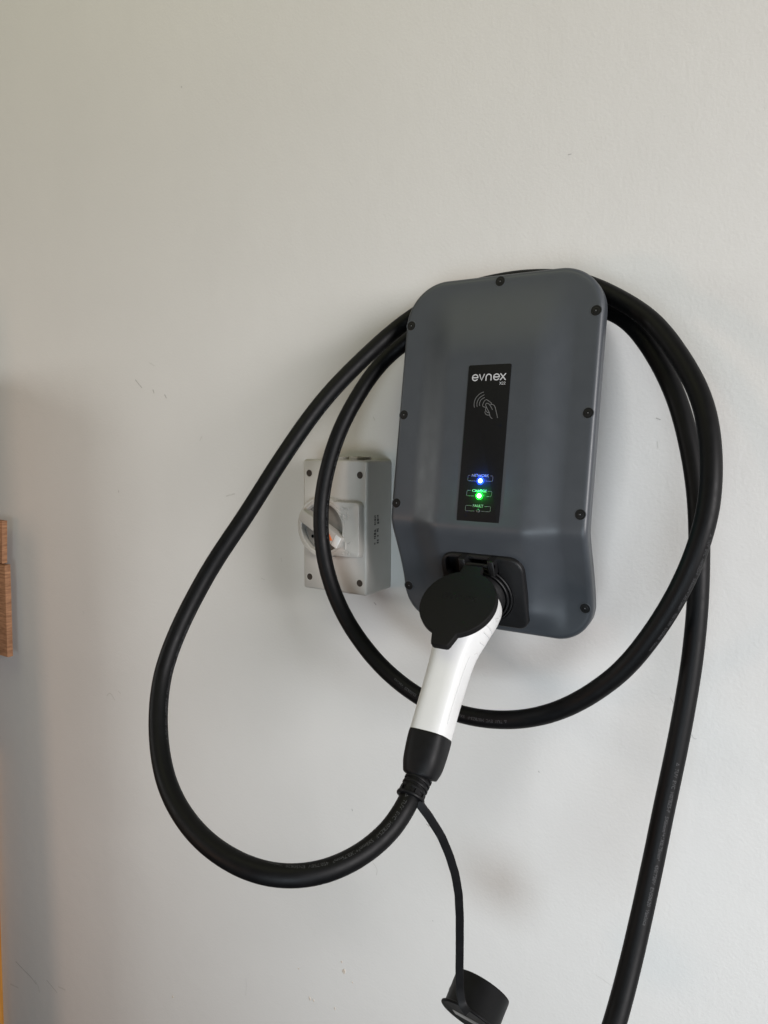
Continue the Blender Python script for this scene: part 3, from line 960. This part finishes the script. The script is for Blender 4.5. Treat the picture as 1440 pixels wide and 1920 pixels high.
# body with a very slight taper towards the front, top and bottom lands a little lower than the middle
po = rrect(53.5, 91.5, 4.5, 5)
pb = rrect(54.0, 91.0, 4.0, 5)
HOLE = 4.6
V, F = ring_stack([(pb, ifr, 0), (pb, ifr, 3), (po, ifr, 58.5), (inset(po, 0.4), ifr, 60.6), (inset(po, 1.4), ifr, 62.3), (inset(po, 3.0), ifr, 63.0), ])
body = mesh_obj('body', V, F, 'grey', iso, angle=45)
for sx in (-1, 1):
    for sy in (-1, 1):
        hf = Frame(ifr(sx * 42, -1.1 + sy * 73.2, 63.0), ifr.u, ifr.v, ifr.w)
        V, F = lathe([(6.2, -0.5), (6.0, 0.25), (5.2, 0.35), (4.7, 0.1)], hf, 22)
        F = F[:-1]
        ho = mesh_obj('screw_hole', V, F, 'grey', body)
        V, F = lathe([(4.8, -0.3), (4.8, 0.12), (2.2, 0.16), (2.0, 0.05)], hf, 18)
        mesh_obj('hole_bottom', V, F, 'hole', ho)
# raised switch platform: ring round the dial plus a square land to the right
kc = (-13.3, -1.3)
RO = 42.0
def plat_r(a):
    """outer radius of the platform outline from the knob centre at angle a"""
    r = RO
    ca, sa = math.cos(a), math.sin(a)
    if ca > 0:
        x1, y1 = 60.7, 37.2
        rr = min(x1 / ca if ca > 1e-6 else 1e9, y1 / abs(sa) if abs(sa) > 1e-6 else 1e9)
        r = max(r if abs(sa) > 0.80 else 0, rr) if rr > 0 else r
        # round the two corners of the land
        px, py = rr * ca, rr * abs(sa)
        if px > x1 - 6 and py > y1 - 6:
            dx, dy = px - (x1 - 6), py - (y1 - 6)
            q = math.hypot(dx, dy)
            if q > 6:
                r = rr - (q - 6) * 0.9
        if abs(sa) > 0.70 and r > RO * 1.25:
            pass
    return r
na = 160
angs = [2 * math.pi * k / na for k in range(na)]
out_ = []
for a in angs:
    out_.append((kc[0] + plat_r(a) * math.cos(a), kc[1] + plat_r(a) * math.sin(a)))
inn = lambda r: [(kc[0] + r * math.cos(a), kc[1] + r * math.sin(a)) for a in angs]
seq = [([(x * 1.0, y) for x, y in inset(out_, -1.0)], 62.0), (out_, 72.0), (inset(out_, 0.5), 73.2), (inset(out_, 1.6), 73.7), (inn(38.6), 73.7),
       (inn(38.2), 73.2), (inn(37.4), 73.2), (inn(37.0), 73.9), (inn(34.6), 73.9), (inn(34.0), 73.4), (inn(33.8), 64.0), (inn(20), 63.9)]
V = []; F = []
for poly, h in seq:
    V += [ifr(p[0], p[1], h) for p in poly]
for i in range(len(seq) - 1):
    for k in range(na):
        a, b = i * na + k, i * na + (k + 1) % na
        F.append((a, b, b + na, a + na))
plat = mesh_obj('switch_platform', V, F, 'grey', iso, angle=40)
kf = Frame(ifr(kc[0], kc[1], 64.2), ifr.u, ifr.v, ifr.w)
V, F = lathe([(33.2, 0), (33.2, 2.2), (32.4, 3.0), (0, 3.0)], kf, 56)
dial = mesh_obj('dial', V, F, 'grey_dark', iso)
ba = math.radians(-29)
bf = Frame(kf.o, kf.u * math.cos(ba) + kf.v * math.sin(ba), kf.v * math.cos(ba) - kf.u * math.sin(ba), kf.w)
V, F = plate(rrect(37.0, 8.6, 1.6, 3, 1.5, 0), bf, 2.6, 17.0, 1.2)
knob = mesh_obj('knob_bar', V, F, 'grey', iso)
V, F = plate(rrect(4.8, 8.3, 1.2, 3, 33.3, 0), bf, 2.8, 17.5, 0.5)
mesh_obj('knob_tip', V, F, 'grey_tip', knob)
V, F = plate([(27.5, -2.0), (19.0, 3.5), (19.0, -7.0)], bf, 16.6, 17.4, 0.2, 1)
mesh_obj('pointer_mark', V, F, 'orange', knob)
V, F = lathe([(3.4, 3.0), (3.4, 3.25), (2.6, 3.25), (2.6, 3.0)], Frame(kf(-20, -14, 0), kf.u, kf.v, kf.w), 20)
mesh_obj('dial_ring', V, F, 'grey_dark', dial)
for tx, x, y, hh, wd in (('OFF', 26.3, 24.2, 5.2, 14.5), ('ON', 26.6, -35.4, 5.4, 12)):
    V, F = text_on(tx, ifr, hh, wd, 73.6, x, y, 'CENTER', extrude=0.8)
    mesh_obj('raised_lettering', V, F, 'grey', plat, smooth=False)
of = Frame(ifr(26.2, 16.6, 73.6), ifr.u, ifr.v, ifr.w)
V, F = lathe([(5.2, 0), (5.1, 1.4), (3.4, 1.4), (3.2, 0)], of, 28)
F = F[:-2]
mesh_obj('raised_circle', V, F, 'grey', plat)
V, F = box(ifr, 25.0, 27.2, -27.5, -17.5, 73.6, 75.2, 0.3)
mesh_obj('raised_bar', V, F, 'grey', plat)
V, F = tube([ifr(30.5, -19.8, 74.0), ifr(35.0, -17.6, 74.0)], 0.6, 8)
mesh_obj('raised_tick', V, F, 'grey', plat)
# entry plugs on top
for x in (-14.5, 19.0):
    tf = Frame(ifr(x, 90.5, 27), ifr.u, ifr.w, ifr.v)
    V, F = lathe([(15.5, -1), (15.5, 4.2), (14.8, 5.0), (11.5, 5.0), (11.0, 4.0), (0, 4.0)], tf, 10)
    mesh_obj('entry_plug', V, F, 'grey', body, angle=25)
# rating print on the right side
sfr2 = Frame(ifr(53.95, 0, 0), (0, 1, 0), (0, 0, 1), (1, 0, 0))
parts = []
rr = random.Random(3)
for r_, (y0, y1, c) in enumerate(((-46, -40.5, 0), (-38.5, -33, 1))):
    z = 17.0
    while z > -22:
        h = rr.uniform(1.0, 3.2)
        if rr.random() < 0.82:
            a0 = y0 + rr.uniform(0, 1.6); a1 = y1 - rr.uniform(0, 2.0)
            parts.append(plate([(a1, z), (a0, z), (a0, z - h), (a1, z - h)], sfr2, -0.5, 0.16, 0.02, 1))
        z -= h + rr.uniform(0.5, 1.2)
V, F = merge(parts)
mesh_obj('rating_print', V, F, 'ink', body, smooth=False)

# ------------------------------------------------------------------ timber at the left edge
tb = thing('timber_boards', (-1160, 0, TB[3]),
           "rough reddish brown timber board ends sticking in at the left edge", "timber")
for (x0, x1, xb, z1, z0, d0, d1) in TBOARDS:
    fr = wall_fr
    V, F = plate([(x1, z1), (x0, z1), (x0, z0), (xb, z0)], fr, d0, d1, 1.6, 2)
    mesh_obj('board', V, F, 'wood', tb, angle=30)
V, F = box(wall_fr, -1420, -1280, TB[3] + 15, TB[2] - 10, 0, TB[0], 1.5)
mesh_obj('batten', V, F, 'wood', tb)
V, F = box(wall_fr, -1500, -1112, -ZO + 2, -234, 150, 330, 2.0)  # unseen block added left of frame to shadow the lower wall
mesh_obj('shadow_blocker', V, F, 'wood', tb)
V, F = box(wall_fr, -1500, -1200, -233, BLOCKER_TOP, 150, 417, 2.0)  # upper unseen block, shaped for the top edge of that shadow
mesh_obj('shadow_blocker', V, F, 'wood', tb)
pk = thing('orange_plank', (-1230, 0, -ZO),
           "orange varnished plank edge standing at the bottom left corner", "plank")
V, F = plate([(PLANK[1], PLANK[2]), (-1400, PLANK[2]), (-1400, -ZO + 1), (PLANK[0], -ZO + 1)], wall_fr, 0.5, PLANK[3], 2.0, 2)
mesh_obj('plank_face', V, F, 'ply', pk)

for o in sc.objects:
    if "_b" in o.keys():
        del o["_b"]
